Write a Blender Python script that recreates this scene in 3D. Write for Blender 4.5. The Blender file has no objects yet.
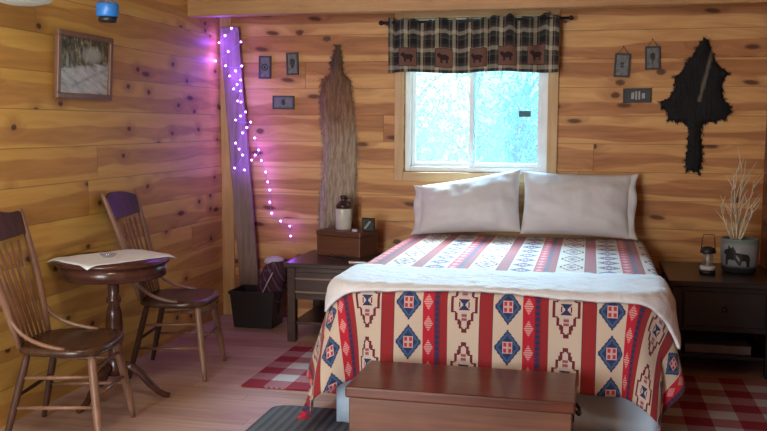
import bpy, bmesh, math, random
from mathutils import Vector, Matrix, noise
random.seed(7)
SC = bpy.context.scene
COL = SC.collection
PI = math.pi

# ------------------------------------------------------------------ node helpers
class X:
    """a shader socket (or number) with arithmetic"""
    nt = None
    def __init__(s, v): s.v = v
    @staticmethod
    def m(op, *a, clamp=False):
        n = X.nt.nodes.new('ShaderNodeMath'); n.operation = op; n.use_clamp = clamp
        for i, q in enumerate(a):
            q = q.v if isinstance(q, X) else q
            if isinstance(q, (int, float)): n.inputs[i].default_value = float(q)
            else: X.nt.links.new(q, n.inputs[i])
        return X(n.outputs[0])
    def __add__(s, o): return X.m('ADD', s, o)
    def __radd__(s, o): return X.m('ADD', o, s)
    def __sub__(s, o): return X.m('SUBTRACT', s, o)
    def __rsub__(s, o): return X.m('SUBTRACT', o, s)
    def __mul__(s, o): return X.m('MULTIPLY', s, o)
    def __rmul__(s, o): return X.m('MULTIPLY', o, s)
    def __truediv__(s, o): return X.m('DIVIDE', s, o)
    def __lt__(s, o): return X.m('LESS_THAN', s, o)
    def __gt__(s, o): return X.m('GREATER_THAN', s, o)
    def abs(s): return X.m('ABSOLUTE', s)
    def floor(s): return X.m('FLOOR', s)
    def fract(s): return X.m('FRACT', s)
    def max(s, o): return X.m('MAXIMUM', s, o)
    def min(s, o): return X.m('MINIMUM', s, o)
    def clamp(s): return X.m('ADD', s, 0.0, clamp=True)

def start(name):
    m = bpy.data.materials.new(name); m.use_nodes = True
    X.nt = m.node_tree
    b = X.nt.nodes['Principled BSDF']
    return m, b
def link(a, sock):
    a = a.v if isinstance(a, X) else a
    X.nt.links.new(a, sock)
def xyz(kind='Object'):
    t = X.nt.nodes.new('ShaderNodeTexCoord'); s = X.nt.nodes.new('ShaderNodeSeparateXYZ')
    X.nt.links.new(t.outputs[kind], s.inputs[0])
    return X(s.outputs[0]), X(s.outputs[1]), X(s.outputs[2])
def comb(a, b, c=0.0):
    n = X.nt.nodes.new('ShaderNodeCombineXYZ')
    for i, q in enumerate((a, b, c)):
        q = q.v if isinstance(q, X) else q
        if isinstance(q, (int, float)): n.inputs[i].default_value = q
        else: X.nt.links.new(q, n.inputs[i])
    return n.outputs[0]
def tex_noise(vec, scale=1, detail=3, rough=.55, dist=0.0):
    n = X.nt.nodes.new('ShaderNodeTexNoise')
    n.inputs['Scale'].default_value = scale; n.inputs['Detail'].default_value = detail
    n.inputs['Roughness'].default_value = rough; n.inputs['Distortion'].default_value = dist
    if vec is not None: X.nt.links.new(vec, n.inputs['Vector'])
    return X(n.outputs[0])
def rnd(v):
    n = X.nt.nodes.new('ShaderNodeTexWhiteNoise'); n.noise_dimensions = '1D'
    link(v, n.inputs['W']); return X(n.outputs['Value'])
def voro(vec):
    n = X.nt.nodes.new('ShaderNodeTexVoronoi'); n.voronoi_dimensions = '2D'; n.inputs['Scale'].default_value = 1
    X.nt.links.new(vec, n.inputs['Vector'])
    s = X.nt.nodes.new('ShaderNodeSeparateColor'); X.nt.links.new(n.outputs['Color'], s.inputs[0])
    return X(n.outputs['Distance']), X(s.outputs[0])
def ramp(fac, stops):
    n = X.nt.nodes.new('ShaderNodeValToRGB'); e = n.color_ramp.elements
    while len(e) < len(stops): e.new(.5)
    for q, (p, c) in zip(e, stops): q.position = p; q.color = (*c, 1)
    link(fac, n.inputs[0]); return n.outputs[0]
def mix(fac, a, b, mode='MIX'):
    n = X.nt.nodes.new('ShaderNodeMix'); n.data_type = 'RGBA'; n.blend_type = mode
    f = n.inputs[0]; A = n.inputs[6]; B = n.inputs[7]
    if isinstance(fac, (int, float)): f.default_value = fac
    else: link(fac, f)
    for s, v in ((A, a), (B, b)):
        if isinstance(v, tuple): s.default_value = (*v, 1)
        else: link(v, s)
    return n.outputs[2]
def smooth(x, lo, hi):
    n = X.nt.nodes.new('ShaderNodeMapRange'); n.interpolation_type = 'SMOOTHSTEP'
    link(x, n.inputs[0]); n.inputs[1].default_value = lo; n.inputs[2].default_value = hi
    return X(n.outputs[0])
def bump(b, h, strength=.3, dist=.01):
    n = X.nt.nodes.new('ShaderNodeBump'); n.inputs['Strength'].default_value = strength
    n.inputs['Distance'].default_value = dist
    link(h, n.inputs['Height']); X.nt.links.new(n.outputs[0], b.inputs['Normal'])
def plain(name, col, rough=.5, metal=0.0, var=.12, scale=12, stretch=(1, 1, 1), emit=None, spec=None):
    m, b = start(name)
    x, y, z = xyz()
    n = tex_noise(comb(x * stretch[0], y * stretch[1], z * stretch[2]), scale, 4)
    lo = tuple(c * (1 - var * 1.6) for c in col); hi = tuple(min(1, c * (1 + var * 1.6)) for c in col)
    link(ramp(n, [(.3, lo), (.7, hi)]), b.inputs['Base Color'])
    b.inputs['Roughness'].default_value = rough; b.inputs['Metallic'].default_value = metal
    if spec is not None: b.inputs['Specular IOR Level'].default_value = spec
    if emit:
        b.inputs['Emission Color'].default_value = (*emit[0], 1); b.inputs['Emission Strength'].default_value = emit[1]
    bump(b, n, .08, .004)
    return m
def furniture(name, dark, light, axis='Z', rough=.38, bstr=.06):
    m, b = start(name)
    x, y, z = xyz()
    s = {'X': (2, 30, 30), 'Y': (30, 2, 30), 'Z': (30, 30, 2)}[axis]
    n = tex_noise(comb(x * s[0], y * s[1], z * s[2]), 1, 5, .6, .6)
    n2 = tex_noise(comb(x, y, z), 5, 2)
    link(ramp(n * .7 + n2 * .3, [(.3, dark), (.72, light)]), b.inputs['Base Color'])
    b.inputs['Roughness'].default_value = rough
    bump(b, n, bstr, .004)
    return m
PITCH = .172; ZOFF = 1.019
def planks(name, axis, pale, mid, red, knot, redamt=.5, kn=.30, spike=.5, ksz=.085):
    m, b = start(name)
    x, y, z = xyz()
    u = x if axis == 'X' else y
    zz = (z - ZOFF) / PITCH
    idx = zz.floor(); fr = zz - idx
    s = u / 4.1 + rnd(idx + 3.3) * 9.0
    j = s.floor()
    bid = idx * 1.7 + j * 17.3
    r = rnd(bid); r2 = rnd(bid + 51.7)
    # round knots
    d, kc = voro(comb(u / kn + r * 40.0, zz * (PITCH / kn) * 1.5 + r2 * 30.0))
    kd = d + (kc < .45) * 2.0 + (tex_noise(comb(u, z, 0.0), 60, 2) - .5) * .06
    # long spike knots lying aslant the grain
    sl = u + (fr - .5) * .07 * ((r > .5) * 2.0 - 1.0)
    d2, kc2 = voro(comb(sl / .50 + r2 * 33.0, fr * 1.05 + r * 21.0 + u * .35))
    kd2 = d2 + (kc2 < (1.0 - spike)) * 2.0
    wob = tex_noise(comb(u * .9 + r * 50.0, zz * .8 + r2 * 9.0, bid), 1, 2, .5, .2)
    near = smooth(kd.min(kd2 * 1.2), .36, .05)
    g = tex_noise(comb(u * 1.6 + r * 60.0, zz * 3.4 + wob * 2.6 + near * .9, bid), 1.5, 4, .55, .3)
    fine = tex_noise(comb(u * 5.0 + r * 9.0, z * 120.0 + wob * 18.0, bid), 1, 3)
    # heartwood core with a wandering edge, sapwood along the board edges
    core = 1.0 - (fr - .5 - (r - .5) * .7).abs() * 1.7 + (wob - .5) * 2.4
    heart = smooth(core, .50, .64)
    base = ramp(g, [(.30, mid), (.46, tuple((a + c) / 2 for a, c in zip(mid, pale))), (.62, pale)])
    hcol = ramp(g, [(.3, tuple(c * .66 for c in red)), (.55, red), (.75, tuple(min(1, c * 1.35) for c in red))])
    c = mix(heart * redamt, base, hcol)
    c = mix(fine * .22, c, mid, 'MULTIPLY')
    c = mix(r2 * .25, c, (.62, .45, .30), 'MULTIPLY')
    c = mix(near * .5, c, tuple(q * .75 for q in red))
    k = smooth(kd, ksz, ksz * .5).max(smooth(kd2, .12, .05))
    c = mix(k * .86, c, knot)
    e = (fr - .5).abs()
    seam = smooth(e, .482, .496)
    sj = ((s - j) - .5).abs(); butt = smooth(sj, .4992, .4998)
    seam2 = seam.max(butt)
    c = mix(seam2 * .5, c, tuple(q * .25 for q in mid))
    link(c, b.inputs['Base Color'])
    b.inputs['Roughness'].default_value = .5; b.inputs['Specular IOR Level'].default_value = .25
    bump(b, (1.0 - seam2) + fine * .08, .4, .005)
    return m

# ------------------------------------------------------------------ mesh helpers
class MB:
    def __init__(s): s.bm = bmesh.new()
    def box(s, lo, hi, M=None):
        lo, hi = Vector(lo), Vector(hi)
        v = [s.bm.verts.new((M or Matrix()) @ Vector((hi[0] if i & 1 else lo[0], hi[1] if i & 2 else lo[1], hi[2] if i & 4 else lo[2]))) for i in range(8)]
        for f in ((0, 2, 3, 1), (4, 5, 7, 6), (0, 1, 5, 4), (2, 6, 7, 3), (0, 4, 6, 2), (1, 3, 7, 5)):
            s.bm.faces.new([v[i] for i in f])
        return s
    def hexa(s, bot, top):
        v = [s.bm.verts.new(p) for p in bot] + [s.bm.verts.new(p) for p in top]
        n = len(bot)
        s.bm.faces.new(v[:n][::-1]); s.bm.faces.new(v[n:])
        for i in range(n): s.bm.faces.new([v[i], v[(i + 1) % n], v[n + (i + 1) % n], v[n + i]])
        return s
    def tube(s, pts, rad, seg=10, flat=1.0):
        pts = [Vector(p) for p in pts]
        if not hasattr(rad, '__len__'): rad = [rad] * len(pts)
        rings = []
        t0 = (pts[1] - pts[0]).normalized()
        up = Vector((0, 0, 1)) if abs(t0.z) < .9 else Vector((1, 0, 0))
        nrm = t0.cross(up).normalized()
        for i, p in enumerate(pts):
            a = pts[max(i - 1, 0)]; c = pts[min(i + 1, len(pts) - 1)]
            t = (c - a).normalized()
            nrm = (nrm - t * nrm.dot(t)).normalized(); bn = t.cross(nrm)
            rings.append([s.bm.verts.new(p + (nrm * math.cos(2 * PI * k / seg) + bn * math.sin(2 * PI * k / seg) * flat) * rad[i]) for k in range(seg)])
        for A, B in zip(rings, rings[1:]):
            for k in range(seg):
                f = s.bm.faces.new([A[k], A[(k + 1) % seg], B[(k + 1) % seg], B[k]]); f.smooth = True
        s.bm.faces.new(rings[0][::-1]); s.bm.faces.new(rings[-1])
        return s
    def lathe(s, prof, c=(0, 0, 0), seg=28, M=None):
        rings = []
        for r, z in prof:
            rings.append([s.bm.verts.new((M or Matrix()) @ (Vector(c) + Vector((r * math.cos(2 * PI * k / seg), r * math.sin(2 * PI * k / seg), z)))) for k in range(seg)])
        for A, B in zip(rings, rings[1:]):
            for k in range(seg):
                f = s.bm.faces.new([A[k], A[(k + 1) % seg], B[(k + 1) % seg], B[k]]); f.smooth = True
        s.bm.faces.new(rings[0][::-1]); s.bm.faces.new(rings[-1])
        return s
    def prism(s, outline, d0, d1, axis='Y'):
        def P(a, b, d): return {'Y': (a, d, b), 'X': (d, a, b), 'Z': (a, b, d)}[axis]
        return s.hexa([P(a, b, d0) for a, b in outline], [P(a, b, d1) for a, b in outline])
    def ico(s, c, r, sub=1):
        bmesh.ops.create_icosphere(s.bm, subdivisions=sub, radius=r, matrix=Matrix.Translation(c)); return s
    def build(s, name, mat, parent=None, bevel=0.0, smooth=False, solid=0.0, sub=0):
        bmesh.ops.recalc_face_normals(s.bm, faces=s.bm.faces)
        me = bpy.data.meshes.new(name)
        if smooth:
            for f in s.bm.faces: f.smooth = True
        s.bm.to_mesh(me); s.bm.free()
        o = bpy.data.objects.new(name, me); COL.objects.link(o)
        me.materials.append(mat)
        if parent: o.parent = parent
        if solid:
            q = o.modifiers.new('solid', 'SOLIDIFY'); q.thickness = solid; q.offset = 1
        if sub:
            q = o.modifiers.new('sub', 'SUBSURF'); q.levels = q.render_levels = sub
        if bevel:
            q = o.modifiers.new('bevel', 'BEVEL'); q.width = bevel; q.segments = 2; q.limit_method = 'ANGLE'; q.angle_limit = .7
        return o
def tag(o, label=None, cat=None, group=None, kind=None):
    if label: o['label'] = label
    if cat: o['category'] = cat
    if group: o['group'] = group
    if kind: o['kind'] = kind
    return o
def thing(name, label, cat, loc=(0, 0, 0), rz=0.0, group=None):
    o = bpy.data.objects.new(name, None); COL.objects.link(o); o.empty_display_size = .1
    o.location = loc; o.rotation_euler = (0, 0, rz)
    return tag(o, label, cat, group)
def struct(o): o['kind'] = 'structure'; return o
def copy_thing(root, label, loc, rz=None):
    r = root.copy(); COL.objects.link(r); r.location = loc; r['label'] = label
    if rz is not None: r.rotation_euler = (0, 0, rz)
    for ch in list(root.children):
        c = ch.copy(); COL.objects.link(c); c.parent = r
        for g in list(ch.children):
            d = g.copy(); COL.objects.link(d); d.parent = c
    return r

# ------------------------------------------------------------------ constants of the room
WY = 5.7; WL = -2.433; WR = 1.0; WF = -0.8; CEIL = 2.12
OX0, OX1, OZ0, OZ1 = -1.18, -.268, 1.0, 1.975       # window opening

# ------------------------------------------------------------------ materials
M = {}
M['back'] = planks('pine_planks_back', 'X', (.80, .485, .20), (.66, .33, .125), (.47, .19, .075), (.085, .026, .012), .75, .42, .6)
M['left'] = planks('pine_planks_left', 'Y', (.80, .55, .15), (.70, .44, .11), (.46, .20, .06), (.06, .02, .010), .5, .30, .12)
M['right'] = planks('pine_planks_right_shaded', 'Y', (.34, .16, .07), (.26, .11, .05), (.18, .06, .03), (.05, .02, .012), .6, .3, .3)  # same pine, darkened: the right wall's shade is put into the colour
M['trimwood'] = furniture('pale_pine_trim', (.44, .235, .08), (.66, .42, .19), 'Z', .45)
M['trimwoodx'] = furniture('pale_pine_trim_across', (.44, .235, .08), (.66, .42, .19), 'X', .45)
M['beam'] = furniture('beam_pine', (.36, .17, .055), (.58, .33, .13), 'X', .5)
M['ceil'] = furniture('ceiling_pine', (.40, .21, .08), (.55, .32, .13), 'Y', .6)
M['grey_plank'] = furniture('weathered_slab', (.12, .075, .06), (.34, .24, .20), 'Z', .7, .3)
M['chairwood'] = furniture('chair_wood', (.04, .016, .010), (.115, .05, .028), 'Z', .6)
M['chairlight'] = furniture('chair_turned_wood', (.15, .075, .045), (.36, .20, .125), 'Z', .4)
M['seatwood'] = furniture('chair_seat_wood', (.035, .016, .01), (.105, .05, .03), 'Y', .25)
M['tablewood'] = furniture('mahogany_table', (.035, .013, .01), (.12, .045, .03), 'X', .22)
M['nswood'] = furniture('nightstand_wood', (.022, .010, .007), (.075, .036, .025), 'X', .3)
M['nsedge'] = furniture('drawer_edge_wood', (.16, .10, .07), (.32, .22, .16), 'X', .35)
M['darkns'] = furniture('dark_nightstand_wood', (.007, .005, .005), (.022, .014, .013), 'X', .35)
M['shelfgrey'] = plain('grey_shelf_board', (.20, .18, .19), .6)
M['boxwood'] = furniture('brown_box_wood', (.075, .026, .014), (.19, .07, .038), 'X', .4)
M['chestwood'] = furniture('chest_wood', (.07, .02, .012), (.19, .06, .036), 'X', .28)
M['chestedge'] = furniture('chest_front_wood', (.11, .045, .026), (.24, .105, .062), 'X', .38)
M['black'] = plain('black_iron', (.012, .012, .013), .45)
M['bin'] = plain('black_bin', (.012, .009, .009), .5)
M['vinyl'] = plain('white_vinyl', (.78, .82, .83), .35, var=.03)
M['white'] = plain('white_ceramic', (.72, .71, .68), .25, var=.04)
M['cream'] = plain('cream_stoneware', (.62, .58, .5), .2, var=.05)
M['brownglaze'] = plain('brown_glaze', (.05, .022, .014), .15)
M['pewter'] = plain('pewter_plate', (.15, .145, .14), .5, .3, .2, 60)
M['pewterdark'] = plain('pewter_recess', (.055, .055, .058), .55, .2)
M['motif'] = plain('dark_motif', (.014, .013, .014), .5)
M['palemotif'] = plain('pale_motif', (.36, .35, .32), .5)
M['blue'] = plain('blue_enamel', (.02, .17, .56), .35, var=.1)
M['steel'] = plain('brushed_steel', (.5, .5, .5), .3, .9, .05)
M['twig'] = plain('bleached_twig', (.66, .56, .40), .7, var=.15)
M['jute'] = plain('jute_cord', (.16, .11, .07), .9)
M['framewood'] = furniture('picture_frame_wood', (.12, .055, .03), (.26, .13, .07), 'Z', .35)
M['soil'] = plain('dark_soil', (.02, .015, .012), .95)
M['lightcord'] = plain('pale_wire', (.30, .22, .34), .5)
M['goldtrim'] = plain('clock_gold', (.45, .36, .16), .35, .4)

def m_glass(name, col=(1, 1, 1), haze=0.0, hazecol=(.6, .75, .8), gloss=.05):
    m, b = start(name); nt = X.nt
    out = nt.nodes['Material Output']
    tr = nt.nodes.new('ShaderNodeBsdfTransparent'); tr.inputs[0].default_value = (*col, 1)
    gl = nt.nodes.new('ShaderNodeBsdfGlossy'); gl.inputs['Roughness'].default_value = .05
    mx = nt.nodes.new('ShaderNodeMixShader'); mx.inputs[0].default_value = gloss
    nt.links.new(tr.outputs[0], mx.inputs[1]); nt.links.new(gl.outputs[0], mx.inputs[2])
    last = mx
    if haze:
        df = nt.nodes.new('ShaderNodeBsdfDiffuse'); df.inputs[0].default_value = (*hazecol, 1)
        tl = nt.nodes.new('ShaderNodeBsdfTranslucent'); tl.inputs[0].default_value = (*hazecol, 1)
        m2 = nt.nodes.new('ShaderNodeMixShader'); m2.inputs[0].default_value = .75
        nt.links.new(df.outputs[0], m2.inputs[1]); nt.links.new(tl.outputs[0], m2.inputs[2])
        m3 = nt.nodes.new('ShaderNodeMixShader'); m3.inputs[0].default_value = haze
        nt.links.new(mx.outputs[0], m3.inputs[1]); nt.links.new(m2.outputs[0], m3.inputs[2]); last = m3
    nt.links.new(last.outputs[0], out.inputs[0]); nt.nodes.remove(b)
    return m
M['glass'] = m_glass('clear_pane', (.88, .985, .97), .04, (.75, .88, .9), .008)
M['screen'] = m_glass('screened_pane', (.74, .90, .96), .05, (.5, .78, .95), .008)
M['globe'] = m_glass('lantern_glass', (.85, .88, .9), .15, (.8, .8, .85), .15)
M['shade'] = m_glass('pale_glass_shade', (.8, .95, .97), .65, (.80, .92, .95), .15)

def m_fabric(name, col, rough=.95, amt=.25, scale=260, var=.04, wr=None):
    m, b = start(name)
    x, y, z = xyz()
    n = tex_noise(comb(x, y, z), scale, 2); n2 = tex_noise(comb(x, y, z), 7, 3)
    link(ramp(n2, [(.3, tuple(c * (1 - var) for c in col)), (.7, tuple(min(1, c * (1 + var)) for c in col))]), b.inputs['Base Color'])
    b.inputs['Roughness'].default_value = rough; b.inputs['Sheen Weight'].default_value = .15
    h = n if not wr else n * .3 + tex_noise(comb(x, y, z), wr, 3, .5, .8) * 2.0
    bump(b, h, amt, .003 if not wr else .008)
    return m
M['pillow'] = m_fabric('pillow_cotton', (.70, .69, .70), .9, .4, 300, .02, 9)
M['throw'] = m_fabric('white_knit', (.78, .83, .90), .95, .45, 120, .02, 26)
M['skirt'] = m_fabric('pale_blue_sheet', (.56, .71, .86), .9, .2, 300)
M['mattress'] = m_fabric('mattress_ticking', (.7, .7, .7))
M['lace'] = m_fabric('white_lace_cloth', (.80, .88, .94), .9, .5, 150, .06)
M['quiltwhite'] = m_fabric('quilt_white_strip', (.55, .52, .58))

# floor boards
m, b = start('floor_boards'); x, y, z = xyz()
W_ = .083
i = (y / W_).floor(); fr = y / W_ - i
s = x / 1.1 + rnd(i) * 7.0; j = s.floor()
r = rnd(i * 3.1 + j * 11.7)
g = tex_noise(comb(x * 2.2 + r * 30.0, y * 26.0, r * 9.0), 1, 4, .6, .5)
g2 = tex_noise(comb(x, y, 0.0), 3, 2)
c = ramp(g * .75 + r * .25, [(.25, (.34, .20, .145)), (.5, (.48, .31, .235)), (.78, (.60, .42, .335))])
sm = smooth((fr - .5).abs(), .475, .495).max(smooth(((s - j) - .5).abs(), .497, .4995))
c = mix(sm * .5, c, (.10, .05, .03))
link(c, b.inputs['Base Color']); b.inputs['Roughness'].default_value = .36
bump(b, (1.0 - sm) + g * .1, .25, .003); M['floor'] = m

# woven bedspread: UV x = metres across the bed, y = metres past the foot edge
m, b = start('geometric_blanket'); u, v, _ = xyz('UV')
P_ = .41
f = ((u - (-.514)) / P_ + .170).fract()
q = .0055
um = (((f - .17) * P_) / q).floor() * q + q / 2
vm_ = (((v - .075) / .27 + .5).fract() - .5) * .27
vm = (vm_ / q).floor() * q + q / 2
ud = ((f - .605) * P_); ud = (ud / .004).floor() * .004 + .002
vd = (((v - .075) / .165 + .5).fract() - .5) * .165; vd = (vd / .004).floor() * .004 + .002
uh = (f - .8075) * P_; vh = (((v - .02) / .19).fract() - .5).abs() * .19
uz = (f - .895) * P_
cream = (.66, .56, .46); redp = (.32, .020, .028); redb = (.54, .014, .04); navy = (.022, .035, .13); blue = (.05, .12, .26); maroon = (.15, .014, .03); pink = (.75, .36, .36)
c = mix((f > .325) * (f < .455), cream, redp)
c = mix((f > .75), c, redb)
c = mix((f > .865) * (f < .925), c, (.22, .012, .03))
c = mix((f > .925), c, redp)
# stepped star
av = vm.abs(); au = um.abs()
w = .057 - (av / .0165).floor() * .0080
w2 = .057 - ((av + .0075) / .0165).floor() * .0080 + ((((av + .0075) / .0165).floor() * .5).fract() > .25) * .007
w = w + (((av / .0165).floor() * .5).fract() > .25) * .007
inm = (f < .325) * (av < .118)
c = mix(inm * (au < w), c, maroon)
c = mix(inm * (au < (w - .013)) * (au < (w2 - .006)), c, (.66, .55, .48))
c = mix(inm * (au < (w - .030)) * (av > .034) * (av < .075), c, (.30, .09, .13))
c = mix(inm * (au < (w - .030)) * (av > .034) * (av < .075) * (((av / .0165).fract()) < .4), c, (.62, .45, .42))
c = mix(inm * (au < (av * .85 + .005)) * (av < .024) * (au < .022), c, navy)
c = mix(inm * (au < .024) * (au > .019) * (av < .011), c, maroon)
# diamonds
D = ud.abs() / .055 + vd.abs() / .074
ind = (f > .455) * (f < .75)
c = mix(ind * (D < 1.0), c, navy)
c = mix(ind * (D < .86), c, blue)
c = mix(ind * (D < .66), c, navy)
sq = (ud.abs() * .95).max(vd.abs() * .8)
c = mix(ind * (sq < .020) * (D < .7), c, (.62, .46, .44))
c = mix(ind * (sq < .0155) * (ud.abs().min(vd.abs()) > .0025), c, (.5, .03, .06))
# pairs of pink leaves on the red band
H_ = uh.abs() / .0195 + (vh - .045).abs() / .034
c = mix((f > .75) * (f < .865) * (H_ < 1.0), c, pink)
c = mix((f > .75) * (f < .865) * (H_ < 1.0) * (((v / .009).fract()) < .3), c, redb)
# saw-tooth line
tri = ((v / .024).fract() - .5).abs() * 2.0
c = mix((f > .865) * (f < .925) * (uz.abs() < (tri * .012)), c, navy)
c = mix(((f - .325).abs() < .004).max((f - .455).abs() < .004) , c, (.12, .02, .05))
wv = tex_noise(comb(u, v, 0.0), 420, 2)
c = mix(wv * .3, c, (.5, .45, .42), 'MULTIPLY')
link(c, b.inputs['Base Color']); b.inputs['Roughness'].default_value = .92; b.inputs['Sheen Weight'].default_value = .2
bump(b, wv, .3, .002); M['blanket'] = m

# gingham rug
def m_rug(name, ox, oy, s=.117):
    m, b = start(name); x, y, z = xyz()
    a = (((x - ox) / (2 * s)).fract() < .5); d = (((y - oy) / (2 * s)).fract() < .5)
    n = a + d
    hat = ((x * 1.0 + y * 2.2) / .028).fract() < .5
    cc = mix((n > .5), (.62, .60, .62), mix(hat, (.52, .30, .33), (.34, .055, .085)))
    cc = mix((n > 1.5), cc, (.30, .012, .035))
    w = tex_noise(comb(x, y, z), 300, 2)
    cc = mix(w * .35, cc, (.4, .35, .36), 'MULTIPLY')
    link(cc, b.inputs['Base Color']); b.inputs['Roughness'].default_value = .95
    bump(b, w + ((y / .012).fract() - .5).abs(), .6, .004)
    return m
M['rugl'] = m_rug('gingham_rug', 0, 0); M['rugr'] = m_rug('gingham_rug_far', 0, 0)
# ribbed door mat
m, b = start('ribbed_mat'); x, y, z = xyz()
rib = ((x / .028).fract() - .5).abs() * 2.0
n = tex_noise(comb(x, y, z), 200, 2)
link(mix(smooth(rib, .2, .7), (.05, .055, .065), (.095, .10, .12)), b.inputs['Base Color'])
b.inputs['Roughness'].default_value = .85; bump(b, rib + n * .3, .8, .006); M['mat'] = m
# plaid valance: UV x = metres across, y = metres up from the hem
m, b = start('plaid_valance'); u, v, _ = xyz('UV')
def stripes(t, per, a0, wd): return (((t / per).fract() - a0).abs() < wd / 2)
base = (.035, .040, .036)
c = mix(stripes(u, .105, .5, .55), base, (.012, .013, .014))
c = mix(stripes(u, .105, .16, .20), c, (.50, .42, .29))
c = mix(stripes(u, .0525, .75, .09), c, (.22, .19, .14))
c = mix(stripes(u, .105, .44, .05), c, (.10, .018, .03))
c2 = mix(stripes(v, .105, .75, .40), base, (.010, .012, .012))
c2 = mix(stripes(v, .105, .28, .22), c2, (.46, .40, .30))
c2 = mix(stripes(v, .0525, .85, .12), c2, (.10, .11, .09))
c2 = mix(stripes(v, .105, .55, .05), c2, (.12, .03, .045))
chk = (((u + v) / .006).fract() < .5)
c = mix(mix(.5, (0.5, 0.5, 0.5), chk.v) if False else chk * .55 + .2, c, c2)
PCH = [(.135, .09), (.375, .088), (.60, .086), (.79, .09), (.975, .10)]
for k, (pu, pv) in enumerate(PCH):
    du = (u - pu); dv = (v - pv)
    inp = (du.abs() < .054) * (dv.abs() < .056)
    c = mix(inp, c, (.175, .085, .062))
    c = mix(inp * (((du.abs() / .054).max(dv.abs() / .056)) > .93), c, (.07, .03, .02))
    body = ((du / .031) * (du / .031) + ((dv - .002) / .016) * ((dv - .002) / .016)) < 1.0
    head = (((du + .030) / .013) * ((du + .030) / .013) + ((dv - .014) / .012) * ((dv - .014) / .012)) < 1.0
    legs = (((du.abs() - .017).abs()) < .006) * (dv < 0.0) * (dv > -.03)
    c = mix(inp * body.max(head).max(legs), c, (.035, .015, .018))
wv = tex_noise(comb(u, v, 0.0), 500, 2)
link(c, b.inputs['Base Color']); b.inputs['Roughness'].default_value = .95; bump(b, wv, .3, .002); M['plaid'] = m
# fur
def m_fur(name, stops, streak=None):
    m, b = start(name); x, y, z = xyz()
    n = tex_noise(comb(x * 60.0, y * 60.0, z * 9.0), 1, 4, .65)
    n2 = tex_noise(comb(x * 9.0, 0.0, z * 4.0), 1, 3)
    c = ramp(z / 1.2 + (n2 - .5) * .35, stops)
    c = mix(smooth(n, .35, .68) * .7, c, (.30, .24, .2), 'MULTIPLY')
    if streak:
        sx = (x - streak[0] - (z - streak[1]) * streak[3]).abs() + (n - .5) * .04
        c = mix(smooth(sx, streak[4], .002) * ((z - streak[1]).abs() < streak[2]), c, streak[5])
    link(c, b.inputs['Base Color']); b.inputs['Roughness'].default_value = .8
    bump(b, n, .9, .01); return m
M['furbrown'] = m_fur('brown_fur', [(0, (.46, .35, .24)), (.25, (.54, .43, .31)), (.50, (.50, .38, .26)), (.66, (.32, .17, .09)), (.82, (.25, .13, .07)), (.95, (.15, .09, .055))])
M['furblack'] = m_fur('black_fur', [(0, (.006, .006, .007)), (1, (.010, .009, .009))], (.028, .575, .15, .22, .016, (.15, .12, .09)))
# snowy woodland print
m, b = start('snowy_woodland_print'); u, v, _ = xyz('UV')
n = tex_noise(comb(u * 9.0, v * 6.0, 0.0), 1, 5, .7, .6); n2 = tex_noise(comb(u * 22.0, v * 4.0, 3.0), 1, 3, .6)
wood = ramp(n * .5 + n2 * .5, [(.38, (.01, .014, .012)), (.47, (.05, .055, .035)), (.54, (.20, .17, .08)), (.62, (.45, .48, .44))])
snow = ramp(tex_noise(comb(u * 4.0, (v + u * .5) * 9.0, 7.0), 1, 4, .6), [(.35, (.30, .36, .42)), (.6, (.62, .68, .72))])
edge = v + (n - .5) * .3 - .42 - u * .16
c = mix(smooth(edge, .03, -.03), wood, snow)
glow = ((u - .66) * (u - .66) * 5.0 + (v - .72) * (v - .72) * 9.0)
c = mix(smooth(glow, .35, .02) * .6, c, (.55, .62, .58))
trk = (v - .1 - (u - .2) * .5).abs() + (n - .5) * .1
c = mix(smooth(trk, .05, .01) * .5 * (u > .25), c, (.22, .24, .27))
link(c, b.inputs['Base Color']); b.inputs['Roughness'].default_value = .25; M['print'] = m
# patterned dark quilt
m, b = start('dark_patterned_quilt'); x, y, z = xyz()
d, kc = voro(comb(x * 34.0, z * 34.0 + y * 8.0))
band = ((x * 1.0 + z * .45) / .055).fract()
c = mix((kc > .72) * (d < .42), (.045, .016, .03), (.11, .06, .10))
c = mix((band < .13), c, (.12, .09, .13)); c = mix((band > .5) * (band < .68), c, (.10, .012, .03))
link(c, b.inputs['Base Color']); b.inputs['Roughness'].default_value = .95; M['quilt'] = m
# planter with a dark painted animal scene
m, b = start('painted_planter'); x, y, z = xyz()
n = tex_noise(comb(x * 12.0, y * 12.0, z * 16.0), 1, 3)
c = ramp(z / .19 + (n - .5) * .1, [(.0, (.03, .03, .032)), (.16, (.035, .035, .04)), (.25, (.26, .26, .25)), (.8, (.30, .30, .30)), (.9, (.17, .23, .20))])
link(c, b.inputs['Base Color']); b.inputs['Roughness'].default_value = .3; M['planter'] = m
m, b = start('fairy_bulb'); b.inputs['Base Color'].default_value = (.6, .4, .9, 1)
b.inputs['Emission Color'].default_value = (.22, .085, 1, 1); b.inputs['Emission Strength'].default_value = 80; M['bulb'] = m
m, b = start('leaf'); x, y, z = xyz()
n = tex_noise(comb(x, y, z), 6, 2)
df = X.nt.nodes.new('ShaderNodeBsdfDiffuse')
link(ramp(n, [(.34, (.03, .15, .11)), (.48, (.08, .30, .17)), (.62, (.20, .46, .28))]), df.inputs[0])
X.nt.links.new(df.outputs[0], X.nt.nodes['Material Output'].inputs[0]); X.nt.nodes.remove(b)
M['leaf'] = m
M['bark'] = plain('bark', (.12, .10, .09), .9, var=.3)
M['grass'] = plain('outside_grass', (.05, .10, .04), .95, var=.3)

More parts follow.
